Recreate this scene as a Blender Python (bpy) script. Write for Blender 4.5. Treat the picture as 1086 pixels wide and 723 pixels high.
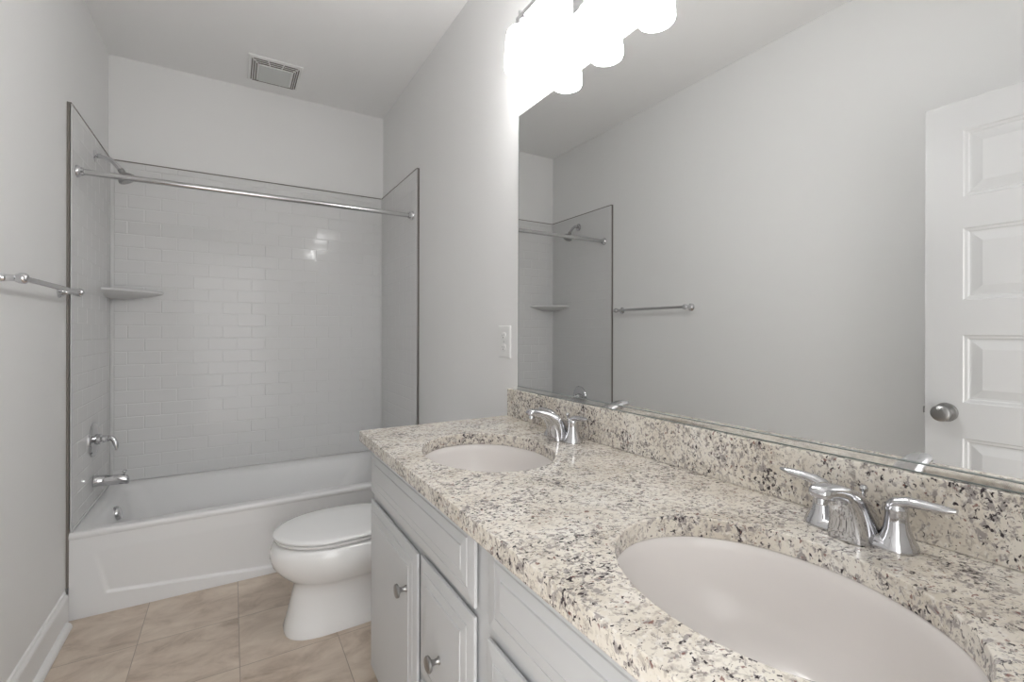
import bpy, bmesh, math, random
from mathutils import Vector, Matrix
random.seed(7)
for o in list(bpy.data.objects): bpy.data.objects.remove(o, do_unlink=True)
SC = bpy.context.scene
COL = SC.collection
PI = math.pi

# ------------------------------------------------------------------ camera, light, exposure
cam_d = bpy.data.cameras.new('camera'); cam = bpy.data.objects.new('camera', cam_d); COL.objects.link(cam)
cam.location = (0, 0, 1.2094)
cam.rotation_mode = 'XYZ'
cam.rotation_euler = (math.radians(90), math.radians(-0.12), math.radians(-31.0))
cam_d.sensor_fit = 'HORIZONTAL'; cam_d.sensor_width = 36.0
cam_d.lens = 36.0 * 494.97 / 1086.0
cam_d.shift_y = -10.25 / 1086.0
cam_d.clip_start = 0.01
SC.camera = cam

W = bpy.data.worlds.new('World'); SC.world = W; W.use_nodes = True
bg = W.node_tree.nodes['Background']
bg.inputs[0].default_value = (1.0, 0.998, 0.995, 1)
bg.inputs[1].default_value = 2.4                    # even fill light added from beyond the doorway, no real source
SHADE_EMIT = 19.0                                    # opal glass shades
SC.view_settings.view_transform = 'Standard'
try: SC.view_settings.look = 'None'
except Exception: pass
SC.view_settings.exposure = 0.67
SC.view_settings.gamma = 1.0
SC.view_settings.use_curve_mapping = False

# ------------------------------------------------------------------ room measures (metres)
XL, XR, YB, YF, H = -0.588, 0.938, 3.378, -0.07, 2.743
YT = 2.616                       # front of tub and surround
ZT = 2.155                       # top of surround
CZ = 0.884                       # counter top
CX0, CY1 = 0.358, 1.564          # counter front edge, counter far end
SINKS = [(0.603, 0.356), (0.603, 1.135)]

# ------------------------------------------------------------------ materials
def mat(name, col, rough=0.5, metal=0.0, emit=None, estr=0.0, spec=None, coat=0.0):
    m = bpy.data.materials.new(name); m.use_nodes = True
    b = m.node_tree.nodes['Principled BSDF']
    b.inputs['Base Color'].default_value = (*col, 1)
    b.inputs['Roughness'].default_value = rough
    b.inputs['Metallic'].default_value = metal
    if spec is not None: b.inputs['Specular IOR Level'].default_value = spec
    if coat: b.inputs['Coat Weight'].default_value = coat; b.inputs['Coat Roughness'].default_value = 0.05
    if emit:
        b.inputs['Emission Color'].default_value = (*emit, 1)
        b.inputs['Emission Strength'].default_value = estr
    return m
def nodes(m): return m.node_tree.nodes, m.node_tree.links, m.node_tree.nodes['Principled BSDF']
def noise_bump(m, scale, strength, dist=0.001):
    N, L, b = nodes(m)
    tc = N.new('ShaderNodeTexCoord'); n = N.new('ShaderNodeTexNoise'); n.inputs['Scale'].default_value = scale
    n.inputs['Detail'].default_value = 3
    bp = N.new('ShaderNodeBump'); bp.inputs['Strength'].default_value = strength; bp.inputs['Distance'].default_value = dist
    L.new(tc.outputs['Object'], n.inputs['Vector']); L.new(n.outputs['Fac'], bp.inputs['Height']); L.new(bp.outputs['Normal'], b.inputs['Normal'])
def ramp(N, stops, interp='LINEAR'):
    r = N.new('ShaderNodeValToRGB'); r.color_ramp.interpolation = interp
    e = r.color_ramp.elements
    while len(e) < len(stops): e.new(0.5)
    for el, (p, c) in zip(e, stops):
        el.position = p; el.color = (*c, 1) if len(c) == 3 else c
    return r

M_wall = mat('wall_paint', (0.82, 0.818, 0.812), 0.6); noise_bump(M_wall, 220, 0.08)
M_ceil = mat('ceiling_paint', (0.90, 0.897, 0.892), 0.8); noise_bump(M_ceil, 180, 0.08)
M_trim = mat('white_trim_paint', (0.84, 0.84, 0.838), 0.35)
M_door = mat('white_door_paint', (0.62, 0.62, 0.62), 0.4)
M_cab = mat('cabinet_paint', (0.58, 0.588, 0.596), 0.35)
M_cabin = mat('cabinet_inside', (0.35, 0.35, 0.35), 0.7)
M_acryl = mat('white_acrylic', (0.71, 0.71, 0.708), 0.13, spec=0.22)
M_tub = mat('tub_acrylic', (0.80, 0.80, 0.80), 0.30)
M_bright = mat('polished_metal', (0.80, 0.79, 0.77), 0.06, 1.0)
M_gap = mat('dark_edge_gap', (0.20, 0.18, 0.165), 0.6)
M_porc = mat('porcelain', (0.86, 0.86, 0.855), 0.08, coat=0.3)
M_sink = mat('sink_porcelain', (0.76, 0.725, 0.70), 0.12, spec=0.25)
M_chrome = mat('chrome', (0.62, 0.62, 0.635), 0.06, 1.0)
M_satin = mat('satin_chrome', (0.55, 0.55, 0.55), 0.16, 1.0)
M_nickel = mat('brushed_nickel', (0.38, 0.375, 0.37), 0.30, 1.0); noise_bump(M_nickel, 300, 0.05)
M_mirror = mat('mirror_glass', (0.80, 0.805, 0.80), 0.0, 1.0)
M_mirredge = mat('mirror_edge', (0.20, 0.23, 0.22), 0.3)
M_plastic = mat('white_plastic', (0.82, 0.82, 0.81), 0.3)
M_lens = mat('fan_lens', (0.66, 0.68, 0.66), 0.35)
M_slot = mat('dark_slot', (0.20, 0.18, 0.17), 0.7)
M_shade = mat('opal_glass', (0.9, 0.9, 0.9), 0.25, emit=(1.0, 0.997, 0.992), estr=SHADE_EMIT)
M_rubber = mat('dark_hole', (0.03, 0.03, 0.03), 0.6)

# floor tile: 13 inch stone-look tiles with thin joints
def floor_mat():
    m = mat('stone_floor_tile', (0.4, 0.33, 0.27), 0.38); N, L, b = nodes(m)
    tc = N.new('ShaderNodeTexCoord')
    mp = N.new('ShaderNodeMapping'); L.new(tc.outputs['Object'], mp.inputs['Vector'])
    mp.inputs['Location'].default_value = (0.31 + 0.3375*3, -2.28 + 0.3375*9, 0)
    br = N.new('ShaderNodeTexBrick'); br.offset = 0.0; br.squash = 1.0
    br.inputs['Scale'].default_value = 1.0; br.inputs['Brick Width'].default_value = 0.3375; br.inputs['Row Height'].default_value = 0.3375
    br.inputs['Mortar Size'].default_value = 0.0016; br.inputs['Mortar Smooth'].default_value = 0.2
    br.inputs['Color1'].default_value = (0.40, 0.40, 0.40, 1); br.inputs['Color2'].default_value = (0.60, 0.60, 0.60, 1); br.inputs['Bias'].default_value = 0.0
    L.new(mp.outputs['Vector'], br.inputs['Vector'])
    mp2 = N.new('ShaderNodeMapping'); mp2.inputs['Scale'].default_value = (2.6, 4.4, 1); mp2.inputs['Rotation'].default_value = (0, 0, 0.25)
    L.new(tc.outputs['Object'], mp2.inputs['Vector'])
    add = N.new('ShaderNodeVectorMath'); add.operation = 'ADD'
    sc = N.new('ShaderNodeVectorMath'); sc.operation = 'SCALE'; sc.inputs['Scale'].default_value = 9.0
    L.new(br.outputs['Color'], sc.inputs[0]); L.new(mp2.outputs['Vector'], add.inputs[0]); L.new(sc.outputs['Vector'], add.inputs[1])
    n1 = N.new('ShaderNodeTexNoise'); n1.inputs['Scale'].default_value = 2.2; n1.inputs['Detail'].default_value = 9; n1.inputs['Roughness'].default_value = 0.62; n1.inputs['Distortion'].default_value = 0.6
    L.new(add.outputs['Vector'], n1.inputs['Vector'])
    r = ramp(N, [(0.30, (0.42, 0.33, 0.255)), (0.48, (0.60, 0.50, 0.41)), (0.62, (0.68, 0.585, 0.485)), (0.78, (0.76, 0.67, 0.58))])
    L.new(n1.outputs['Fac'], r.inputs['Fac'])
    mx = N.new('ShaderNodeMixRGB'); mx.inputs['Color2'].default_value = (0.32, 0.26, 0.21, 1)
    mm = N.new('ShaderNodeMath'); mm.operation = 'MULTIPLY'; mm.inputs[1].default_value = 0.8
    L.new(br.outputs['Fac'], mm.inputs[0]); L.new(mm.outputs[0], mx.inputs['Fac'])
    L.new(r.outputs['Color'], mx.inputs['Color1']); L.new(mx.outputs['Color'], b.inputs['Base Color'])
    bp = N.new('ShaderNodeBump'); bp.inputs['Strength'].default_value = 0.4; bp.inputs['Distance'].default_value = 0.001; bp.invert = True
    L.new(br.outputs['Fac'], bp.inputs['Height']); L.new(bp.outputs['Normal'], b.inputs['Normal'])
    return m
M_floor = floor_mat()

def granite_mat():
    m = mat('speckled_granite', (0.7, 0.6, 0.55), 0.09); N, L, b = nodes(m)
    b.inputs['Specular IOR Level'].default_value = 0.5
    tc = N.new('ShaderNodeTexCoord')
    mp = N.new('ShaderNodeMapping'); mp.inputs['Rotation'].default_value = (0.3, 0.2, 0.5); mp.inputs['Scale'].default_value = (1.0, 1.25, 1.0)
    L.new(tc.outputs['Object'], mp.inputs['Vector'])
    def noise(scale, det, rough, dist, off):
        o = N.new('ShaderNodeMapping'); o.inputs['Location'].default_value = (off, off*0.7, off*1.3)
        L.new(mp.outputs['Vector'], o.inputs['Vector'])
        n = N.new('ShaderNodeTexNoise'); n.inputs['Scale'].default_value = scale; n.inputs['Detail'].default_value = det
        n.inputs['Roughness'].default_value = rough; n.inputs['Distortion'].default_value = dist
        L.new(o.outputs['Vector'], n.inputs['Vector']); return n
    def math_(op, a, bv):
        x = N.new('ShaderNodeMath'); x.operation = op
        for i, v in enumerate((a, bv)):
            if isinstance(v, (int, float)): x.inputs[i].default_value = v
            else: L.new(v, x.inputs[i])
        return x.outputs[0]
    def layer(prev, fac, col):
        mx = N.new('ShaderNodeMixRGB'); L.new(fac, mx.inputs['Fac']); L.new(prev, mx.inputs['Color1'])
        mx.inputs['Color2'].default_value = (*col, 1); return mx.outputs['Color']
    def thr(n, lo, hi):
        r = ramp(N, [(lo, (0, 0, 0)), (hi, (1, 1, 1))]); L.new(n, r.inputs['Fac']); return r.outputs['Color']
    big = noise(7, 4, 0.55, 0.4, 3.1)
    base = ramp(N, [(0.30, (0.62, 0.565, 0.48)), (0.48, (0.73, 0.68, 0.60)), (0.62, (0.79, 0.75, 0.68)), (0.75, (0.82, 0.795, 0.75))])
    L.new(big.outputs['Fac'], base.inputs['Fac'])
    c = base.outputs['Color']
    # warm taupe grains
    t = noise(80, 4, 0.6, 0.5, 11.0); c = layer(c, math_('MULTIPLY', thr(t.outputs['Fac'], 0.52, 0.62), 0.55), (0.36, 0.31, 0.265))
    # pale quartz grains
    q = noise(90, 3, 0.6, 0.3, 27.0); c = layer(c, math_('MULTIPLY', thr(q.outputs['Fac'], 0.56, 0.64), 0.5), (0.80, 0.775, 0.735))
    # grey translucent grains, clustered
    cl = noise(11, 3, 0.6, 0.6, 41.0)
    g = noise(88, 4, 0.62, 0.6, 55.0)
    gs = math_('ADD', math_('MULTIPLY', cl.outputs['Fac'], 0.28), math_('MULTIPLY', g.outputs['Fac'], 0.90))
    c = layer(c, math_('MULTIPLY', thr(gs, 0.625, 0.68), 0.8), (0.27, 0.24, 0.235))
    bl = noise(48, 4, 0.65, 0.8, 123.0)
    c = layer(c, math_('MULTIPLY', thr(bl.outputs['Fac'], 0.60, 0.67), 0.62), (0.20, 0.165, 0.155))
    # dark biotite specks
    k = noise(125, 3, 0.6, 0.5, 71.0)
    ks = math_('ADD', math_('MULTIPLY', cl.outputs['Fac'], 0.30), math_('MULTIPLY', k.outputs['Fac'], 0.95))
    c = layer(c, thr(ks, 0.715, 0.76), (0.05, 0.04, 0.044))
    # a few red-brown garnets
    v = noise(100, 2, 0.5, 0.4, 93.0); c = layer(c, math_('MULTIPLY', thr(v.outputs['Fac'], 0.66, 0.70), 0.8), (0.20, 0.085, 0.07))
    L.new(c, b.inputs['Base Color'])
    return m
M_granite = granite_mat()

# ------------------------------------------------------------------ helpers
OFF = {}
def link(name, bm, m, parent=None, smooth=False, origin=None, angle=35):
    """one mesh object; bm is in world coordinates"""
    if parent is not None: off = OFF[parent]
    elif origin is not None: off = Vector(origin)
    else:
        xs = [v.co for v in bm.verts]
        mn = [min(p[i] for p in xs) for i in range(3)]; mxx = [max(p[i] for p in xs) for i in range(3)]
        off = Vector(((mn[0]+mxx[0])/2, (mn[1]+mxx[1])/2, mn[2]))
    bmesh.ops.recalc_face_normals(bm, faces=bm.faces)
    bmesh.ops.translate(bm, verts=bm.verts, vec=-off)
    me = bpy.data.meshes.new(name); bm.to_mesh(me); bm.free()
    for p in me.polygons: p.use_smooth = smooth
    if smooth and angle is not None:
        try: me.set_sharp_from_angle(angle=math.radians(angle))
        except Exception: pass
    me.materials.append(m)
    o = bpy.data.objects.new(name, me); COL.objects.link(o)
    if parent is not None: o.parent = parent
    else: o.location = off
    OFF[o] = off
    return o
def thing(name, label, cat, loc, group=None):
    o = bpy.data.objects.new(name, None); COL.objects.link(o); o.location = loc
    o.empty_display_size = 0.05
    o['label'] = label; o['category'] = cat
    if group: o['group'] = group
    OFF[o] = Vector(loc); return o
def tag(o, label, cat, group=None):
    o['label'] = label; o['category'] = cat
    if group: o['group'] = group
    return o
def struct(o, label=None, cat=None):
    o['kind'] = 'structure'
    if label: o['label'] = label
    if cat: o['category'] = cat
    return o
def dup(root, delta, label, group=None):
    r = root.copy(); COL.objects.link(r); r.location = Vector(root.location) + Vector(delta); r['label'] = label
    if group: r['group'] = group
    for ch in list(root.children):
        c = ch.copy(); COL.objects.link(c); c.parent = r
        for g in list(ch.children):
            d = g.copy(); COL.objects.link(d); d.parent = c
    return r
def box(bm, x0, x1, y0, y1, z0, z1, bev=0.0, seg=2):
    t = bmesh.new()
    bmesh.ops.create_cube(t, size=1.0)
    for v in t.verts:
        v.co = Vector(((x0+x1)/2 + v.co.x*(x1-x0), (y0+y1)/2 + v.co.y*(y1-y0), (z0+z1)/2 + v.co.z*(z1-z0)))
    if bev: bmesh.ops.bevel(t, geom=t.edges[:], offset=bev, segments=seg, profile=0.6, affect='EDGES', clamp_overlap=True)
    merge(bm, t); return bm
def merge(bm, t):
    mp = {v: bm.verts.new(v.co) for v in t.verts}
    for f in t.faces: bm.faces.new([mp[v] for v in f.verts])
    t.free()
def B(*a, **k): return box(bmesh.new(), *a, **k)
def loft(bm, loops, close_u=True, cap0=True, cap1=True):
    rows = [[bm.verts.new(p) for p in lp] for lp in loops]
    n = len(rows[0])
    for a, b in zip(rows, rows[1:]):
        for i in range(n if close_u else n-1):
            j = (i+1) % n
            bm.faces.new((a[i], a[j], b[j], b[i]))
    if cap0: bm.faces.new(rows[0])
    if cap1: bm.faces.new(rows[-1])
    return bm
def frame_of(d):
    d = d.normalized(); up = Vector((0, 0, 1)) if abs(d.z) < 0.9 else Vector((0, 1, 0))
    a = d.cross(up).normalized(); return a, d.cross(a).normalized()
def lathe(bm, prof, base, axis, n=32):
    """prof = [(radius, distance along axis)]"""
    base = Vector(base); axis = Vector(axis).normalized(); a, b = frame_of(axis)
    loops = [[base + axis*h + (a*math.cos(2*PI*i/n) + b*math.sin(2*PI*i/n))*max(r, 1e-5) for i in range(n)] for r, h in prof]
    return loft(bm, loops)
def tube(bm, pts, rad, n=16, flat=1.0, ref=None):
    """round (or flattened) tube along pts; rad number or list"""
    pts = [Vector(p) for p in pts]; k = len(pts)
    if not isinstance(rad, (list, tuple)): rad = [rad]*k
    loops = []; pa = None
    for i, p in enumerate(pts):
        d = (pts[min(i+1, k-1)] - pts[max(i-1, 0)]).normalized()
        if ref is not None:
            a = Vector(ref) - d*Vector(ref).dot(d); a.normalize()
        elif pa is None: a, _ = frame_of(d)
        else: a = (pa - d*pa.dot(d)).normalized()
        b = d.cross(a).normalized(); pa = a
        r = rad[i]; ra, rb = (r if isinstance(r, tuple) else (r, r*flat))
        loops.append([p + a*math.cos(2*PI*j/n)*ra + b*math.sin(2*PI*j/n)*rb for j in range(n)])
    return loft(bm, loops)
def bez(p0, p1, p2, p3, n=12):
    out = []
    for i in range(n+1):
        t = i/n; s = 1-t
        out.append(Vector(p0)*s**3 + Vector(p1)*3*s*s*t + Vector(p2)*3*s*t*t + Vector(p3)*t**3)
    return out
def rings(bm, mp, u0, u1, v0, v1, prof, fill=True):
    """rectangular profile rings: prof = [(inset, depth)], mp(u, v, depth) -> point"""
    prev = None
    for ins, d in prof:
        q = [bm.verts.new(mp(u, v, d)) for u, v in ((u0+ins, v0+ins), (u1-ins, v0+ins), (u1-ins, v1-ins), (u0+ins, v1-ins))]
        if prev:
            for i in range(4): bm.faces.new((prev[i], prev[(i+1) % 4], q[(i+1) % 4], q[i]))
        prev = q
    if fill: bm.faces.new(prev)
def rrect(cx, cy, hx, hy, r, z, n=10):
    out = []
    for sx, sy, a0 in ((1, 1, 0), (-1, 1, PI/2), (-1, -1, PI), (1, -1, 1.5*PI)):
        for i in range(n+1):
            a = a0 + (PI/2)*i/n
            out.append(Vector((cx + sx*(hx-r) + r*math.cos(a), cy + sy*(hy-r) + r*math.sin(a), z)))
    return out
def ellipse(cx, cy, rx, ry, z, n=96): return [Vector((cx+rx*math.cos(2*PI*i/n), cy+ry*math.sin(2*PI*i/n), z)) for i in range(n)]

# ------------------------------------------------------------------ room shell
T = 0.10
struct(link('floor', B(XL-T, XR+T, YF-1.5, YB+T, -0.1, 0), M_floor, origin=(0, 0, 0)))
struct(link('ceiling', B(XL-T, XR+T, YF-0.12, YB+T, H, H+0.1), M_ceil))
struct(link('wall_left', B(XL-T, XL, YF-0.12, YB+T, 0, H), M_wall))
struct(link('wall_right', B(XR, XR+T, YF-0.12, YB+T, 0, H), M_wall))
struct(link('wall_back', B(XL, XR, YB, YB+T, 0, H), M_wall))
DX0, DX1, DZ = -0.395, 0.375, 2.055       # doorway behind the camera
bm = bmesh.new()
box(bm, XL, DX0-0.02, YF-0.12, YF, 0, H); box(bm, DX1+0.02, XR, YF-0.12, YF, 0, H); box(bm, DX0-0.02, DX1+0.02, YF-0.12, YF, DZ+0.02, H)
struct(link('wall_front', bm, M_wall))
bm = bmesh.new()
box(bm, DX0-0.02, DX0, YF-0.12, YF, 0, DZ); box(bm, DX1, DX1+0.02, YF-0.12, YF, 0, DZ); box(bm, DX0-0.02, DX1+0.02, YF-0.12, YF, DZ, DZ+0.02)
struct(link('trim_1', bm, M_trim))

# baseboard on the left wall with a rounded shoe moulding
bm = bmesh.new()
prof = [(0, 0), (0.0145, 0), (0.0145, 0.112), (0.012, 0.120), (0.008, 0.126), (0.006, 0.134), (0, 0.137)]
loft(bm, [[Vector((XL+a, y, z)) for a, z in prof] for y in (YF+0.001, YT-0.030)])
bb = struct(link('baseboard_left', bm, M_trim))
bm = bmesh.new()
prof = [(0.0145, 0)] + [(0.0145+0.020*math.cos(t*PI/16), 0.024*math.sin(t*PI/16)) for t in range(9)]
loft(bm, [[Vector((XL+a, y, z)) for a, z in prof] for y in (YF+0.001, YT-0.062)])
struct(link('trim_2', bm, M_trim, smooth=True))

# ------------------------------------------------------------------ door (open, along the left wall, seen in the mirror)
def build_door():
    bm = bmesh.new(); w, h, t = 0.758, 2.022, 0.035
    xf = -0.372                                     # face towards the room at the hinge end
    y0 = YF+0.012; z0 = 0.012
    slant = 0.014/0.758
    def side(front):
        def mp(u, v, d):
            x = (xf + u*slant + d) if front else (xf + u*slant - t - d)
            return Vector((x, y0+u, z0+v))
        us = [0, 0.104, w-0.104, w]
        pan = [(0.225, 0.463), (0.583, 0.823), (0.947, 1.188), (1.312, 1.567), (1.677, 1.915)]
        vs = [0]
        for a, b in pan: vs += [a, b]
        vs.append(h)
        for i in range(3):
            for j in range(len(vs)-1):
                if i == 1 and j % 2 == 1:
                    rings(bm, mp, us[i], us[i+1], vs[j], vs[j+1], [(0, 0), (0.004, -0.004), (0.012, -0.005), (0.016, -0.009), (0.022, -0.009), (0.050, -0.003)])
                else:
                    rings(bm, mp, us[i], us[i+1], vs[j], vs[j+1], [(0, 0)])
        return mp
    a = side(True); b = side(False)
    for (p, q) in (((0, 0), (w, 0)), ((w, 0), (w, h)), ((w, h), (0, h)), ((0, h), (0, 0))):
        bm.faces.new([bm.verts.new(v) for v in (a(*p, 0), a(*q, 0), b(*q, 0), b(*p, 0))])
    bmesh.ops.remove_doubles(bm, verts=bm.verts, dist=1e-5)
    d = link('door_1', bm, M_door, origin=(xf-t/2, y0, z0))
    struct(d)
    fx = xf + 0.70*slant; ky = 0.640; kz = 0.920
    for s, bx in ((1, fx), (-1, fx-t)):
        bm = bmesh.new()
        lathe(bm, [(0.034, 0), (0.034, 0.003), (0.031, 0.008), (0.014, 0.011), (0.012, 0.028), (0.018, 0.034), (0.027, 0.042), (0.0295, 0.052), (0.027, 0.061), (0.020, 0.066), (0.010, 0.0675), (0, 0.068)], (bx, ky, kz), (s, 0, 0), 32)
        link('door_knob', bm, M_nickel, d, True)
    e = y0+w
    link('latch', B(fx-t/2-0.010, fx-t/2+0.010, e, e+0.009, kz-0.012, kz+0.012, bev=0.002), M_nickel, d)
    for z in (0.25, 1.02, 1.80):
        bm = bmesh.new(); lathe(bm, [(0.007, 0), (0.007, 0.09)], (xf+0.006, y0-0.005, z), (0, 0, 1), 12)
        link('hinge', bm, M_nickel, d, True)
build_door()

# ------------------------------------------------------------------ tub / shower surround
def tile_panel(bm, mp, u0, u1, v0, v1, pu, pv, ua, va, tilt=0.006, dep=-0.0012):
    """pillowed subway tiles: mp(u, v, out) ; ua/va anchor one tile corner"""
    g = 0.0018
    k0 = math.floor((v0-va)/pv); k1 = math.ceil((v1-va)/pv)
    for k in range(k0, k1):
        a, b = max(v0, va+k*pv), min(v1, va+(k+1)*pv)
        if b-a < 0.004: continue
        sh = ua + (pu/2 if k % 2 else 0)
        for i in range(math.floor((u0-sh)/pu), math.ceil((u1-sh)/pu)):
            c, d = max(u0, sh+i*pu), min(u1, sh+(i+1)*pu)
            if d-c < 0.001: continue
            tu, tv = random.gauss(0, tilt), random.gauss(0, tilt*0.8)
            cu, cv = (c+d)/2, (a+b)/2
            prev = None
            sm = min(1.0, (d-c)/0.02, (b-a)/0.02)
            for ins, dp in ((0, dep), (g*0.5, dep), (g*1.3, dep*0.35), (g*2.6, 0.0)):
                ins *= sm
                q = []
                for u, v in ((c+ins, a+ins), (d-ins, a+ins), (d-ins, b-ins), (c+ins, b-ins)):
                    o = dp + (((u-cu)*tu + (v-cv)*tv) if dp > dep*0.9 else 0)
                    q.append(bm.verts.new(mp(u, v, o)))
                if prev:
                    for n in range(4): bm.faces.new((prev[n], prev[(n+1) % 4], q[(n+1) % 4], q[n]))
                prev = q
            bm.faces.new(prev)
TH = 0.014; ZR = 0.362; R = 0.012
sx0, sx1, sy1 = XL+TH, XR-TH, YB-TH
sur = thing('shower_surround', 'glossy white moulded subway tile surround lining the three walls above the bathtub', 'shower surround', ((XL+XR)/2, YB-0.01, ZR))
ZS = ZR+0.001
bm = bmesh.new()
tile_panel(bm, lambda u, v, o: Vector((u, sy1-o, v)), sx0+R, sx1-R, ZS, ZT, 0.152, 0.0735, 0.486, 1.826)
for s in (0,):
    # body behind the tiles
    box(bm, sx0+R, sx1-R, sy1+0.0017, YB-0.0005, ZS, ZT-0.001)
    box(bm, sx0+0.001, sx1-0.001, sy1-0.004, YB-0.0005, ZS-0.0003, ZS+0.010, bev=0.003)
link('back_panel', bm, M_acryl, sur)
for nm, sx, wx, s in (('side_panel', sx0, XL, 1), ('side_panel', sx1, XR, -1)):
    bm = bmesh.new()
    tile_panel(bm, lambda u, v, o: Vector((sx+s*o, u, v)), YT+0.028, sy1-R, ZS, ZT, 0.152, 0.0735, YT+0.1, 1.826, tilt=0.003, dep=-0.0007)
    xa, xb = sorted((wx+s*0.0005, sx-s*0.0017))
    box(bm, xa, xb, YT, sy1-R, ZS, ZT-0.001)
    xa, xb = sorted((wx+s*0.0005, sx+s*0.001))
    box(bm, xa, xb, YT, YT+0.028, ZS, ZT, bev=0.003)
    xa, xb = sorted((wx+s*0.0005, sx+s*0.004))
    box(bm, xa, xb, YT+0.001, sy1-0.001, ZS-0.0003, ZS+0.010, bev=0.003)
    link(nm, bm, M_acryl, sur)
for cx, s in ((sx0, 1), (sx1, -1)):
    bm = bmesh.new()
    pts = [(cx+s*(R-R*math.cos(t*PI/16)), sy1-R+R*math.sin(t*PI/16)) for t in range(9)]
    pts += [(cx-s*0.002, sy1+0.002)]
    loft(bm, [[Vector((x, y, z)) for x, y in pts] for z in (ZS, ZT)])
    link('corner_cove', bm, M_acryl, sur, True, angle=60)
# dark edge lines round the surround
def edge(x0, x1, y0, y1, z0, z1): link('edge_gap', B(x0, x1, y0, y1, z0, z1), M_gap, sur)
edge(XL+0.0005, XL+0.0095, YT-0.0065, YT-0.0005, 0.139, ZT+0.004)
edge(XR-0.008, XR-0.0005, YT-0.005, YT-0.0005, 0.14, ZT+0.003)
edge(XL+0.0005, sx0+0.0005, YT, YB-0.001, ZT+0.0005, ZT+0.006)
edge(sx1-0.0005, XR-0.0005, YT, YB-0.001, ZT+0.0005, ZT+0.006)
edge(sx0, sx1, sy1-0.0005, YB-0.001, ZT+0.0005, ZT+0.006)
# moulded corner shelf
def corner_shelf():
    bm = bmesh.new()
    c = Vector((sx0+0.0005, sy1-0.0005, 0)); ax, ay = 0.235, 0.235
    def lp(f, z, n=16):
        out = [Vector((c.x, c.y, z))]
        for i in range(n+1):
            a = (PI/2)*i/n
            e = 1.35
            out.append(Vector((c.x + ax*f*math.cos(a)**e, c.y - ay*f*math.sin(a)**e, z)))
        return out
    loft(bm, [lp(0.42, 1.385), lp(0.75, 1.402), lp(0.96, 1.414), lp(1.0, 1.420), lp(1.0, 1.428), lp(0.975, 1.432), lp(0.9, 1.4305)])
    link('corner_shelf', bm, M_acryl, sur, True, angle=50)
corner_shelf()

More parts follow.
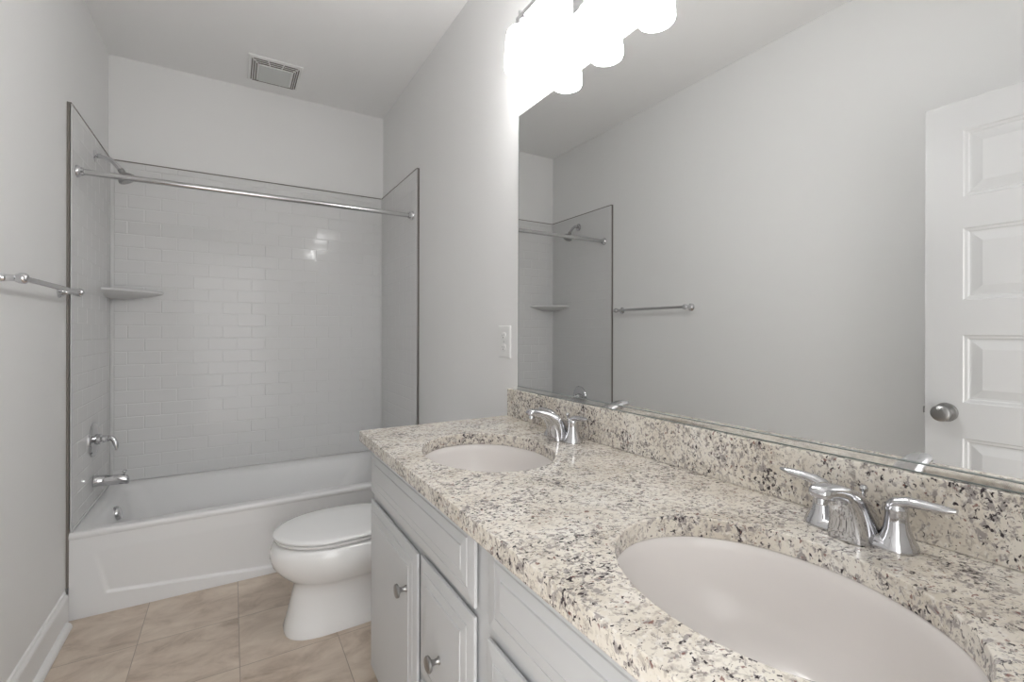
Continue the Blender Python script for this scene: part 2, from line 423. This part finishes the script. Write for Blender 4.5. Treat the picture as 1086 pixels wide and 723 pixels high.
# ------------------------------------------------------------------ bathtub
def bathtub():
    t = thing('bathtub', 'white alcove bathtub with a recessed apron below the tiled surround', 'bathtub', ((XL+XR)/2, (YT+YB)/2, 0))
    x0, x1, y0, y1 = XL+0.009, XR-0.009, YT+0.004, YB-0.0155
    cx, cy, hx, hy = (x0+x1)/2, (y0+y1)/2, (x1-x0)/2, (y1-y0)/2
    ex, ey = 0.0075, 0.0145
    def R_(ins, r, z, l=0, rr=0, f=0, bk=0):
        k = 1 if l == 0 and rr == 0 else 0
        a, b, c, d = x0+ins+l-k*ex, x1-ins-rr+k*ex, y0+ins+f, y1-ins-bk+k*ey
        return rrect((a+b)/2, (c+d)/2, (b-a)/2, (d-c)/2, r, z, 12)
    bm = bmesh.new()
    z = ZR
    loops = [R_(0.004, 0.004, 0.004), R_(0.004, 0.004, z-0.020), R_(0.0005, 0.005, z-0.006), R_(0.0, 0.006, z-0.003), R_(0.001, 0.007, z-0.0005), R_(0.002, 0.008, z),
             R_(0.014, 0.05, z, 0.040, 0.052, 0.030, 0.010), R_(0.022, 0.06, z-0.003, 0.042, 0.055, 0.028, 0.010), R_(0.032, 0.07, z-0.012, 0.045, 0.06, 0.026, 0.012), R_(0.040, 0.08, z-0.03, 0.05, 0.07, 0.026, 0.014),
             R_(0.055, 0.11, 0.22, 0.055, 0.12, 0.03, 0.040), R_(0.075, 0.13, 0.12, 0.06, 0.18, 0.03, 0.060), R_(0.10, 0.13, 0.075, 0.07, 0.22, 0.03, 0.075), R_(0.14, 0.12, 0.06, 0.08, 0.25, 0.03, 0.08)]
    loft(bm, loops)
    link('basin', bm, M_tub, t, True, angle=55)
    # apron with a recess that fades out upwards
    bm = bmesh.new()
    nx, nz = 260, 90; ax0, ax1, az1 = x0+0.0, x1-0.0, ZR-0.018
    def inside(x, z):
        zb = 0.030 + 0.055*min(1.0, abs(x-0.175)/0.635)             # lower edge of the recess
        xl = -0.460 - (z-0.085)*0.22; xr = 0.810 + (z-0.085)*0.22
        d = min((z-zb)/0.008, (x-xl)/0.010, (xr-x)/0.010)
        d = max(0.0, min(1.0, d)); d = d*d*(3-2*d)
        return d*max(0.0, 1-(z-0.06)/0.21)
    g = []
    for j in range(nz+1):
        f = j/nz; zz = 0.001 + (az1-0.001)*(f**1.25); row = []
        for i in range(nx+1):
            x = ax0 + (ax1-ax0)*i/nx
            row.append(bm.verts.new((x, YT - 0.008 + 0.012*inside(x, zz) + 0.006*min(1, zz/az1), zz)))
        g.append(row)
    for j in range(nz):
        for i in range(nx): bm.faces.new((g[j][i], g[j][i+1], g[j+1][i+1], g[j+1][i]))
    lo = [bm.verts.new((v.co.x, YT+0.0075, v.co.z)) for v in g[0]]; hi = [bm.verts.new((v.co.x, YT+0.0075, v.co.z)) for v in g[-1]]
    for i in range(nx):
        bm.faces.new((g[0][i], lo[i], lo[i+1], g[0][i+1])); bm.faces.new((g[-1][i], g[-1][i+1], hi[i+1], hi[i]))
    link('apron', bm, M_tub, t, True, angle=60)
    # rolled front lip
    bm = bmesh.new()
    pr = [(0.008, -0.030), (-0.0055, -0.028), (-0.0085, -0.022), (-0.009, -0.010), (-0.006, -0.003), (0.000, 0.0005), (0.012, 0.001), (0.012, -0.030)]
    loft(bm, [[Vector((x, YT+0.002+a, ZR+b)) for a, b in pr] for x in (x0, x1)])
    link('front_lip', bm, M_tub, t, True, angle=40)
    # overflow cover
    ox, oy, oz = x0+0.093, 2.972, 0.308
    bm = bmesh.new()
    lathe(bm, [(0.034, -0.01), (0.034, 0.010), (0.031, 0.016), (0.026, 0.019), (0.0, 0.020)], (ox, oy, oz), (1, 0, 0.25), 28)
    ov = link('overflow_cover', bm, M_chrome, t, True); ov['label'] = 'chrome overflow cover'
    bm = bmesh.new(); lathe(bm, [(0.036, 0), (0.036, 0.003), (0.030, 0.004), (0, 0.004)], (x0+0.27, 2.972, 0.0605), (0, 0, 1), 28)
    dr = link('drain', bm, M_chrome, t, True); dr['label'] = 'chrome drain'
bathtub()

# ------------------------------------------------------------------ tub and shower fittings
def shower_head():
    t = thing('showerhead', 'chrome shower head on a curved arm high on the left tiled wall', 'shower head', (sx0+0.001, 3.0, 2.06))
    bm = bmesh.new(); lathe(bm, [(0.030, 0.0008), (0.030, 0.003), (0.024, 0.008), (0.013, 0.012), (0.0, 0.013)], (sx0, 3.0, 2.062), (1, 0, 0), 28)
    link('flange', bm, M_chrome, t, True)
    bm = bmesh.new(); pts = bez((sx0+0.008, 3.0, 2.062), (sx0+0.05, 2.995, 2.068), (sx0+0.075, 2.99, 2.045), (sx0+0.105, 2.985, 1.999), 14)
    tube(bm, pts, 0.0108); link('arm', bm, M_chrome, t, True)
    p = pts[-1]; ax = Vector((0.52, -0.03, -0.85))
    bm = bmesh.new(); lathe(bm, [(0.0, -0.012), (0.013, -0.010), (0.0145, 0.0), (0.013, 0.008), (0.016, 0.014), (0.030, 0.026), (0.0385, 0.038), (0.040, 0.046), (0.038, 0.050)], p, ax, 32)
    h = link('spray_head', bm, M_nickel, t, True)
    bm = bmesh.new(); lathe(bm, [(0.036, 0.0495), (0.034, 0.0525), (0.0, 0.053)], p, ax, 32); link('spray_face', bm, M_nickel, h, True)
shower_head()
def valve():
    y, z = 2.980, 0.681
    t = thing('shower_valve', 'round chrome shower valve with a lever handle above the tub spout', 'shower valve', (sx0+0.001, y, z))
    bm = bmesh.new(); lathe(bm, [(0.083, 0.0008), (0.083, 0.003), (0.078, 0.009), (0.055, 0.014), (0.030, 0.017), (0.0, 0.018)], (sx0, y, z), (1, 0, 0), 48)
    link('escutcheon', bm, M_chrome, t, True)
    bm = bmesh.new(); lathe(bm, [(0.026, 0.014), (0.025, 0.030), (0.018, 0.036), (0.017, 0.052), (0.019, 0.058), (0.014, 0.064), (0, 0.066)], (sx0, y, z), (1, 0, 0), 28)
    h = link('handle_hub', bm, M_chrome, t, True)
    bm = bmesh.new()
    tube(bm, bez((sx0+0.050, y, z), (sx0+0.072, y-0.004, z+0.012), (sx0+0.088, y-0.008, z-0.012), (sx0+0.090, y-0.010, z-0.060), 12), [0.009, 0.009, 0.0095]+[0.0095]*7+[0.0085, 0.007, 0.004], flat=1.2)
    link('lever', bm, M_chrome, h, True)
valve()
def tub_spout():
    y, z = 2.980, 0.479
    t = thing('tub_spout', 'chrome tub spout with a diverter knob sticking out over the bathtub', 'faucet', (sx0+0.001, y, z))
    bm = bmesh.new()
    xs = [(0.0008, 0.028, 0), (0.006, 0.029, 0), (0.010, 0.0265, 0), (0.05, 0.025, -0.001), (0.095, 0.023, -0.002), (0.118, 0.022, -0.004), (0.131, 0.020, -0.008), (0.137, 0.014, -0.012)]
    loft(bm, [[Vector((sx0+x, y + r*math.cos(2*PI*i/24), z + dz + r*math.sin(2*PI*i/24)*(1 if math.sin(2*PI*i/24) > 0 or x < 0.09 else 1.25))) for i in range(24)] for x, r, dz in xs])
    b = link('spout_body', bm, M_chrome, t, True)
    bm = bmesh.new(); lathe(bm, [(0.004, 0), (0.004, 0.014), (0.010, 0.015), (0.011, 0.020), (0.008, 0.023), (0, 0.024)], (sx0+0.120, y, z+0.014), (0, 0, 1), 18)
    link('diverter_knob', bm, M_chrome, b, True)
tub_spout()
def curtain_rod():
    y, z = 2.690, 1.896
    t = thing('shower_curtain_rod', 'straight silver shower curtain rod spanning the tub alcove', 'curtain rod', (0.17, y, z))
    bm = bmesh.new(); tube(bm, [(sx0+0.003, y, z), (0.1, y, z), (0.3, y, z), (sx1-0.003, y, z)], 0.0132, 20); link('rod', bm, M_satin, t, True)
    for x, s in ((sx0+0.0015, 1), (sx1-0.0015, -1)):
        bm = bmesh.new(); lathe(bm, [(0.026, 0), (0.026, 0.004), (0.022, 0.010), (0.0180, 0.014), (0.0170, 0.024), (0.0135, 0.025)], (x, y, z), (s, 0, 0), 28)
        link('end_flange', bm, M_chrome, t, True)
curtain_rod()
def towel_bar():
    z, x = 1.362, XL+0.062
    ya, yb = 1.915, 2.513
    t = thing('towel_bar', 'chrome towel bar mounted on the plain grey left wall', 'towel bar', (XL, (ya+yb)/2, z))
    bm = bmesh.new(); tube(bm, [(x, ya, z), (x, 2.2, z), (x, yb, z)], 0.0085, 18); link('bar', bm, M_satin, t, True)
    for y in (ya, yb):
        bm = bmesh.new(); lathe(bm, [(0.024, 0.0005), (0.024, 0.004), (0.019, 0.009), (0.012, 0.016), (0.0095, 0.030), (0.0095, 0.045), (0.0125, 0.049), (0.0155, 0.056), (0.0165, 0.062), (0.0155, 0.068), (0.0115, 0.074), (0.0, 0.0775)], (XL, y, z), (1, 0, 0), 28)
        p = link('post', bm, M_chrome, t, True)
        bm = bmesh.new(); s = -1 if y == ya else 1
        lathe(bm, [(0.0125, 0.008), (0.0125, 0.017), (0.008, 0.0205), (0, 0.0215)], (x, y, z), (0, s, 0), 20); link('end_cap', bm, M_chrome, p, True)
towel_bar()

# ------------------------------------------------------------------ exhaust fan in the ceiling
def exhaust_fan():
    x0, x1, y0, y1 = 0.078, 0.355, 2.955, 3.250
    t = thing('exhaust_fan', 'square white ceiling exhaust fan with slotted border and pale lens', 'exhaust fan', ((x0+x1)/2, (y0+y1)/2, H-0.02))
    bm = bmesh.new()
    zc, zl = H-0.0005, H-0.020
    rings(bm, lambda u, v, d: Vector((u, v, H+d)), x0, x1, y0, y1, [(0, -0.0005), (0, -0.005), (0.004, -0.008), (0.012, -0.009), (0.050, -0.0235), (0.056, -0.024)], fill=True)
    g = link('grille', bm, M_plastic, t)
    w = 0.056
    link('lens', B(x0+w, x1-w, y0+w-0.002, y1-w+0.002, H-0.029, H-0.0235, bev=0.003), M_lens, t)
    # slots on the four sloping sides
    for side in range(4):
        bm = bmesh.new()
        for r in range(3):
            a = 0.0165 + r*0.0115; za = -0.0105 - (a-0.012)/0.038*0.0145 - 0.0004
            lo, hi = a + 0.006, None
            L0 = (x0 if side % 2 == 0 else y0) + lo; L1 = (x1 if side % 2 == 0 else y1) - lo
            n = 3 if side % 2 == 0 else 3
            seg = (L1-L0)/n
            for k in range(n):
                p, q = L0 + seg*k + 0.003, L0 + seg*(k+1) - 0.003
                wd = 0.0055
                zz0, zz1 = H+za+0.002, H+za-0.0012
                if side == 0: box(bm, p, q, y0+a, y0+a+wd, zz1-0.0008, zz0)
                if side == 2: box(bm, p, q, y1-a-wd, y1-a, zz1-0.0008, zz0)
                if side == 1: box(bm, x0+a, x0+a+wd, p, q, zz1-0.0008, zz0)
                if side == 3: box(bm, x1-a-wd, x1-a, p, q, zz1-0.0008, zz0)
        s = link('slots', bm, M_slot, g); s['label'] = 'dark air slots'
exhaust_fan()

# ------------------------------------------------------------------ toilet
def toilet():
    yc = 2.085
    t = thing('toilet', 'white elongated toilet with closed lid between the bathtub and the vanity', 'toilet', (0.5, yc, 0))
    n = 64
    def egg(xf, xb, w, z, p=2.0, xm=None, pb=2.6):
        """egg outline: elliptical front (towards -x), squarer back"""
        xm = xm if xm is not None else xf + (xb-xf)*0.48
        out = []
        for i in range(n):
            a = 2*PI*i/n; c, s = math.cos(a), math.sin(a)
            if c < 0: x = xm - (xm-xf)*abs(c)**(2/p); y = w*math.copysign(abs(s)**(2/p), s)
            else: x = xm + (xb-xm)*abs(c)**(2/pb); y = w*math.copysign(abs(s)**(2/pb), s)
            out.append(Vector((x, yc+y, z)))
        return out
    bm = bmesh.new()
    loft(bm, [egg(0.182, 0.80, 0.118, 0.0005, 2.6, 0.34), egg(0.180, 0.80, 0.120, 0.012, 2.6, 0.34), egg(0.190, 0.79, 0.112, 0.045, 2.5, 0.35), egg(0.203, 0.78, 0.104, 0.10, 2.4, 0.36),
              egg(0.214, 0.77, 0.102, 0.15, 2.3, 0.37), egg(0.220, 0.76, 0.106, 0.182, 2.2, 0.38), egg(0.214, 0.75, 0.116, 0.197, 2.1, 0.38),
              egg(0.192, 0.745, 0.140, 0.215, 2.0, 0.38), egg(0.165, 0.745, 0.163, 0.240, 2.0, 0.38), egg(0.141, 0.75, 0.180, 0.272, 2.0, 0.38),
              egg(0.131, 0.755, 0.189, 0.305, 2.0, 0.38), egg(0.133, 0.76, 0.189, 0.333, 2.0, 0.38), egg(0.142, 0.76, 0.184, 0.356, 2.0, 0.38), egg(0.152, 0.755, 0.177, 0.3625, 2.0, 0.38),
              egg(0.20, 0.70, 0.13, 0.363, 2.0, 0.38)])
    link('bowl', bm, M_porc, t, True, angle=60)
    bm = bmesh.new()
    loft(bm, [egg(0.190, 0.60, 0.145, 0.3632, 2.0, 0.37, 3), egg(0.188, 0.602, 0.147, 0.3685, 2.0, 0.37, 3), egg(0.150, 0.62, 0.178, 0.3690, 2.0, 0.37, 3), egg(0.147, 0.625, 0.181, 0.3715, 2.0, 0.37, 3), egg(0.146, 0.625, 0.182, 0.379, 2.0, 0.37, 3), egg(0.150, 0.62, 0.179, 0.3815, 2.0, 0.37, 3)])
    link('seat', bm, M_porc, t, True, angle=50)
    bm = bmesh.new()
    loft(bm, [egg(0.190, 0.60, 0.145, 0.3818, 2.0, 0.37, 3), egg(0.188, 0.602, 0.147, 0.3858, 2.0, 0.37, 3), egg(0.149, 0.618, 0.180, 0.3864, 2.0, 0.37, 3), egg(0.142, 0.625, 0.185, 0.3885, 2.0, 0.37, 3), egg(0.141, 0.625, 0.186, 0.393, 2.0, 0.37, 3), egg(0.146, 0.62, 0.182, 0.3985, 2.0, 0.37, 3), egg(0.165, 0.605, 0.167, 0.4015, 2.0, 0.37, 3), egg(0.24, 0.55, 0.11, 0.4030, 2.0, 0.37, 3)])
    link('lid', bm, M_porc, t, True, angle=50)
    for s in (-1, 1):
        bm = bmesh.new(); lathe(bm, [(0.016, 0), (0.016, 0.022), (0.012, 0.026), (0, 0.027)], (0.645, yc+s*0.075, 0.3655), (0, 0, 1), 18); link('seat_hinge', bm, M_plastic, t, True)
    link('tank', B(0.700, 0.925, yc-0.225, yc+0.225, 0.368, 0.668, bev=0.025, seg=4), M_porc, t, True)
    link('tank_lid', B(0.688, 0.930, yc-0.235, yc+0.235, 0.669, 0.700, bev=0.012, seg=3), M_porc, t, True)
    bm = bmesh.new(); lathe(bm, [(0.013, 0), (0.013, 0.012), (0.0, 0.014)], (0.700, yc+0.165, 0.62), (-1, 0, 0), 18); tube(bm, [(0.690, yc+0.165, 0.62), (0.684, yc+0.13, 0.617), (0.682, yc+0.09, 0.612)], [0.006, 0.006, 0.007])
    f = link('flush_lever', bm, M_chrome, t, True); f['label'] = 'chrome flush lever'
toilet()

# ------------------------------------------------------------------ vanity cabinet
FX = 0.402                        # face frame plane
FD = 0.384                        # field plane of doors and drawer fronts
VY0, VY1 = YF+0.002, 1.546
KZ0, KZ1 = 0.100, CZ-0.0345
def knob_bm(bm, y, z):
    lathe(bm, [(0.0085, 0.0), (0.0085, 0.002), (0.0062, 0.005), (0.0055, 0.013), (0.0075, 0.018), (0.0150, 0.0215), (0.0168, 0.0235), (0.0168, 0.0275), (0.0150, 0.0295), (0.0, 0.0305)], (FD+0.0003, y, z), (-1, 0, 0), 26)
def vanity():
    t = thing('vanity_cabinet', 'long white double-sink vanity cabinet with round knobs beneath the granite countertop', 'cabinet', ((FX+XR)/2, (VY0+VY1)/2, 0))
    bm = bmesh.new()
    box(bm, FX+0.02, XR-0.002, VY1-0.018, VY1, KZ0, KZ1)            # far end panel
    box(bm, FX+0.02, XR-0.002, VY0, VY0+0.018, KZ0, KZ1)
    box(bm, XR-0.012, XR-0.002, VY0, VY1, KZ0, KZ1)
    box(bm, FX+0.02, XR-0.002, VY0, VY1, KZ0, KZ0+0.018)
    box(bm, FX+0.075, FX+0.093, VY0, VY1, 0.001, KZ0)                # recessed toe kick
    box(bm, FX+0.075, XR-0.002, VY1-0.018, VY1, 0.001, KZ0)
    link('body', bm, M_cab, t)
    bm = bmesh.new()
    box(bm, FX, FX+0.02, VY0, VY1, KZ0, KZ1)
    link('face_frame', bm, M_cab, t)
    BK = FX-FD-0.0055
    PR = [(0.0, BK), (0.0, 0.0075), (0.0015, 0.0062), (0.0260, 0.0036), (0.0275, 0.0056), (0.0290, 0.0030), (0.0490, 0.0012), (0.0505, 0.0028), (0.0520, 0.0)]
    def front(name, ya, yb, za, zb, knob=None):
        bm = bmesh.new()
        mp = lambda u, v, d: Vector((FD+d, u, v))
        rings(bm, mp, ya, yb, za, zb, PR)
        q = [bm.verts.new(mp(u, v, BK)) for u, v in ((ya, za), (yb, za), (yb, zb), (ya, zb))]
        bm.faces.new(q); bmesh.ops.remove_doubles(bm, verts=bm.verts, dist=1e-6)
        box(bm, FD+BK-0.0005, FX-0.0002, ya+0.02, yb-0.02, za+0.02, zb-0.02)
        f = link(name, bm, M_cab, t)
        if knob:
            bm = bmesh.new(); knob_bm(bm, *knob); k = link('knob', bm, M_nickel, f, True); k['label'] = 'round brushed nickel knob'
    # far half
    front('false_front', 0.784, 1.536, 0.690, 0.842)
    front('door', 1.098, 1.536, 0.125, 0.664, (1.160, 0.553))
    front('drawer', 0.786, 1.074, 0.395, 0.672, (0.940, 0.502))
    front('drawer', 0.786, 1.074, 0.125, 0.372, (0.930, 0.250))
    # near half
    front('false_front', -0.022, 0.728, 0.690, 0.842)
    front('drawer', 0.446, 0.734, 0.395, 0.664, (0.584, 0.502))
    front('drawer', 0.440, 0.728, 0.125, 0.372, (0.584, 0.250))
    front('door', -0.022, 0.416, 0.125, 0.664, (0.354, 0.553))
vanity()

# ------------------------------------------------------------------ granite countertop with two oval cut-outs
SRX, SRY = 0.170, 0.214
def counter():
    x0, x1, y0, y1, z0, z1 = CX0, XR-0.001, YF+0.001, CY1, CZ-0.034, CZ
    me = bpy.data.meshes.new('tmp'); bm = bmesh.new(); box(bm, x0, x1, y0, y1, z0, z1); bm.to_mesh(me); bm.free()
    o = bpy.data.objects.new('tmp', me); COL.objects.link(o)
    cs = []
    for sx, sy in SINKS:
        b2 = bmesh.new(); loft(b2, [ellipse(sx, sy, SRX, SRY, z0-0.05, 128), ellipse(sx, sy, SRX, SRY, z1+0.05, 128)])
        bmesh.ops.recalc_face_normals(b2, faces=b2.faces)
        m2 = bpy.data.meshes.new('cut'); b2.to_mesh(m2); b2.free(); c = bpy.data.objects.new('cut', m2); COL.objects.link(c); cs.append(c)
        md = o.modifiers.new('b', 'BOOLEAN'); md.operation = 'DIFFERENCE'; md.object = c; md.solver = 'EXACT'
    bv = o.modifiers.new('v', 'BEVEL'); bv.width = 0.002; bv.segments = 2; bv.limit_method = 'ANGLE'; bv.angle_limit = math.radians(50)
    dg = bpy.context.evaluated_depsgraph_get(); dg.update()
    bm = bmesh.new(); bm.from_mesh(o.evaluated_get(dg).to_mesh())
    for c in cs: bpy.data.objects.remove(c, do_unlink=True)
    bpy.data.objects.remove(o, do_unlink=True)
    return tag(link('countertop', bm, M_granite), 'speckled beige granite countertop with two oval sink cut-outs', 'countertop')
counter()
tag(link('backsplash', B(XR-0.0205, XR-0.0005, YF+0.001, CY1-0.001, CZ+0.0003, 0.9875, bev=0.0025), M_granite), 'low granite backsplash strip along the wall under the mirror', 'backsplash')

def sink(cx, cy, label):
    t = thing('sink', label, 'sink', (cx, cy, CZ-0.034-0.16), 'undermount oval sinks')
    zt = CZ-0.0345
    bm = bmesh.new(); L = []
    # outside up, rim, then inside down
    for f, dz in ((0.30, -0.165), (0.60, -0.155), (0.85, -0.120), (0.99, -0.05), (1.03, -0.012), (1.10, -0.010), (1.10, 0.0), (1.015, 0.0), (1.0, -0.004), (0.985, -0.020), (0.955, -0.055), (0.89, -0.095), (0.76, -0.128), (0.55, -0.144), (0.30, -0.150), (0.13, -0.152)):
        L.append(ellipse(cx, cy, SRX*f if f <= 1.03 else SRX+0.014, SRY*f if f <= 1.03 else SRY+0.014, zt+dz, 96))
    loft(bm, L)
    link('bowl', bm, M_sink, t, True, angle=50)
    bm = bmesh.new(); lathe(bm, [(0.028, -0.1515), (0.028, -0.148), (0.022, -0.147), (0.019, -0.149), (0, -0.149)], (cx, cy, zt), (0, 0, 1), 30)
    d = link('drain', bm, M_chrome, t, True); d['label'] = 'chrome drain'
sink(*SINKS[0], 'nearer oval white undermount sink in the foreground of the countertop')
sink(*SINKS[1], 'farther oval white undermount sink beside the far end of the countertop')

# ------------------------------------------------------------------ faucet (built for the near sink, copied to the far one)
def faucet():
    x, y, z = 0.862, 0.356, CZ+0.0005
    t = thing('faucet', 'chrome two-lever faucet behind the nearer sink', 'faucet', (x, y, z), 'chrome centreset faucets')
    # base plate joining the three bodies
    bm = bmesh.new()
    def st(hx, hy, zz, n=16):
        out = []
        for i in range(2*n):
            a = -PI/2 + PI*i/(n-1) if i < n else PI/2 + PI*(i-n)/(n-1)
            c = 1 if i < n else -1
            out.append(Vector((x + hx*math.sin(a)*1.0 if False else x + hx*math.cos(a + (0))*1.0, y + 0, z+zz)))
        return out
    def stadium(r, half, zz, n=14):
        out = []
        for i in range(n+1):
            a = PI*i/n; out.append(Vector((x + r*math.cos(a), y + half + r*math.sin(a), z+zz)))
        for i in range(n+1):
            a = PI + PI*i/n; out.append(Vector((x + r*math.cos(a), y - half + r*math.sin(a), z+zz)))
        return out
    loft(bm, [stadium(0.0275, 0.051, 0), stadium(0.0275, 0.051, 0.004), stadium(0.0245, 0.051, 0.010), stadium(0.019, 0.050, 0.0145), stadium(0.012, 0.045, 0.016)])
    link('base_plate', bm, M_chrome, t, True, angle=60)
    # spout: broad flat-fronted root narrowing as it arches over the sink
    bm = bmesh.new()
    n = 28; loops = []
    for (tx, tz, bx, bz, wd) in ((0.030, 0.001, -0.047, 0.001, 0.0330), (0.026, 0.018, -0.0475, 0.015, 0.0310), (0.016, 0.040, -0.049, 0.032, 0.0280), (0.000, 0.060, -0.054, 0.047, 0.0250), (-0.026, 0.077, -0.065, 0.0605, 0.0218),
                                 (-0.056, 0.0895, -0.078, 0.0715, 0.0190), (-0.085, 0.0965, -0.100, 0.0775, 0.0172), (-0.110, 0.0985, -0.117, 0.0795, 0.0160), (-0.121, 0.0965, -0.1235, 0.0805, 0.0142), (-0.1265, 0.0915, -0.127, 0.0855, 0.0100)):
        a = Vector((x+tx, y, z+tz)); b = Vector((x+bx, y, z+bz)); c0 = (a+b)/2; hv = (a-b)/2; lp = []
        for j in range(n):
            q = 2*PI*j/n; c, sn = math.cos(q), math.sin(q); e = 2/3.0
            lp.append(c0 + Vector((0, 1, 0))*wd*math.copysign(abs(c)**e, c) + hv*math.copysign(abs(sn)**e, sn))
        loops.append(lp)
    loft(bm, loops)
    sp = link('spout', bm, M_chrome, t, True, angle=50)
    bm = bmesh.new(); lathe(bm, [(0.0085, 0), (0.0085, 0.010), (0.007, 0.012), (0, 0.012)], (x-0.112, y, z+0.0815), (-0.1, 0, -1), 18); link('aerator', bm, M_chrome, sp, True)
    # levers
    for s in (-1, 1):
        hy = y + s*0.051
        bm = bmesh.new(); lathe(bm, [(0.0275, 0.002), (0.0265, 0.008), (0.021, 0.018), (0.0165, 0.030), (0.0145, 0.046), (0.0145, 0.056), (0.0150, 0.0575), (0.0150, 0.060), (0.012, 0.066), (0.0, 0.069)], (x, hy, z), (0, 0, 1), 28)
        h = link('handle', bm, M_chrome, t, True)
        bm = bmesh.new()
        pts = bez((x, hy - s*0.006, z+0.061), (x, hy + s*0.012, z+0.078), (x-0.001, hy + s*0.030, z+0.071), (x-0.004, hy + s*0.070, z+0.077), 14)
        tube(bm, pts, [(0.0115, 0.0095), (0.0125, 0.010), (0.0125, 0.010)] + [(0.0115, 0.0085)]*3 + [(0.0108, 0.0075)]*4 + [(0.0102, 0.0068)]*2 + [(0.0095, 0.006), (0.0075, 0.0045), (0.0035, 0.002)], 18, ref=(1, 0, 0))
        link('lever', bm, M_chrome, h, True)
    bm = bmesh.new(); lathe(bm, [(0.003, 0), (0.003, 0.055), (0.006, 0.057), (0.0065, 0.062), (0.004, 0.066), (0, 0.067)], (x+0.020, y, z+0.010), (0, 0, 1), 14)
    link('lift_rod', bm, M_chrome, t, True)
    return t
fa = faucet()
dup(fa, (0, SINKS[1][1]-SINKS[0][1], 0), 'chrome two-lever faucet behind the farther sink')

# ------------------------------------------------------------------ mirror
def mirror():
    x1, x0 = XR-0.0008, XR-0.006
    ya, yb, za, zb = YF+0.03, 1.504, 1.0, 2.023
    t = thing('wall_mirror', 'large frameless wall mirror above the granite backsplash', 'mirror', (XR, (ya+yb)/2, za))
    bm = bmesh.new()
    box(bm, x0, x1, ya, yb, za, zb)
    link('mirror_glass', bm, M_mirror, t)
    for nm, b in (('edge', B(x0-0.0042, x0-0.0003, ya, yb, 1.0016, 1.0030)), ('edge', B(x0-0.0042, x0-0.0036, ya, yb, 0.9880, 0.9900)), ('edge', B(x0-0.0003, x1, yb, yb+0.0022, za, zb)), ('edge', B(x0-0.0003, x1, ya, yb+0.0022, zb, zb+0.0022))):
        link(nm, b, M_mirredge, t)
    bm = bmesh.new(); box(bm, x0-0.0035, x1, ya, yb, 0.9885, 0.9915); box(bm, x0-0.0035, x0-0.0005, ya, yb, 0.9915, 1.0015)
    c = link('bottom_channel', bm, M_bright, t); c['label'] = 'thin metal mirror channel'
mirror()

# ------------------------------------------------------------------ outlet
def outlet():
    yc, zc = 1.613, 1.168; hw, hh = 0.046, 0.064
    t = thing('wall_outlet', 'white duplex outlet plate on the wall left of the mirror', 'outlet', (XR, yc, zc-hh))
    bm = bmesh.new()
    rings(bm, lambda u, v, d: Vector((XR-d, u, v)), yc-hw, yc+hw, zc-hh, zc+hh, [(0, 0.0004), (0, 0.003), (0.003, 0.006), (0.012, 0.0065)])
    link('cover_plate', bm, M_plastic, t)
    for s in (-1, 1):
        z = zc + s*0.0235
        bm = bmesh.new()
        lp = lambda d, k: [Vector((XR-d, yc + 0.0172*k*math.copysign(abs(math.cos(a))**0.7, math.cos(a)), z + 0.0145*k*math.copysign(abs(math.sin(a))**0.7, math.sin(a)))) for a in [2*PI*i/28 for i in range(28)]]
        loft(bm, [lp(0.006, 1.0), lp(0.0085, 1.0), lp(0.0095, 0.93)])
        r = link('receptacle', bm, M_plastic, t, True, angle=40)
        bm = bmesh.new()
        box(bm, XR-0.0102, XR-0.0090, yc-0.0075, yc-0.0055, z-0.001, z+0.007); box(bm, XR-0.0102, XR-0.0090, yc+0.0055, yc+0.0075, z-0.001, z+0.006)
        lathe(bm, [(0.0025, 0), (0.0025, 0.0007)], (XR-0.0095, yc, z-0.0065), (-1, 0, 0), 12)
        link('slots', bm, M_rubber, r)
    bm = bmesh.new(); lathe(bm, [(0.0035, 0), (0.003, 0.0012), (0, 0.0014)], (XR-0.0062, yc, zc), (-1, 0, 0), 14); link('screw', bm, M_satin, t, True)
outlet()

# ------------------------------------------------------------------ vanity lights: three opal shades on a bar
def vanity_light():
    yc, xs, zb = 1.131, 0.832, 2.266
    t = thing('vanity_light', 'three-shade chrome vanity light glowing above the mirror', 'wall lamp', (XR, yc, 2.19))
    bm = bmesh.new(); box(bm, XR-0.026, XR-0.0005, yc-0.058, yc+0.058, 2.200, 2.320, bev=0.004)
    link('backplate', bm, M_chrome, t)
    bm = bmesh.new(); tube(bm, [(XR-0.024, yc, zb), (xs+0.03, yc, zb), (xs, yc, zb)], 0.008)
    link('bracket', bm, M_chrome, t, True)
    link('bar', B(xs-0.005, xs+0.005, yc-0.225, yc+0.225, zb-0.009, zb+0.009, bev=0.002), M_chrome, t)
    for k in (-1, 0, 1):
        y = yc + k*0.205
        bm = bmesh.new(); lathe(bm, [(0.0, 2.234), (0.018, 2.235), (0.018, 2.243), (0.008, 2.246), (0.0062, 2.252), (0.0062, 2.288), (0.0, 2.290)], (xs, y, 0), (0, 0, 1), 24)
        st = link('stem', bm, M_chrome, t, True)
        bm = bmesh.new()
        lathe(bm, [(0.046, 2.092), (0.050, 2.0895), (0.0525, 2.095), (0.0515, 2.12), (0.049, 2.165), (0.0465, 2.198), (0.043, 2.213), (0.037, 2.2235), (0.027, 2.231), (0.0, 2.2345)], (xs, y, 0), (0, 0, 1), 40)
        sh = link('shade', bm, M_shade, t, True, angle=70); sh['label'] = 'glowing opal glass shade'
    return t
vanity_light()
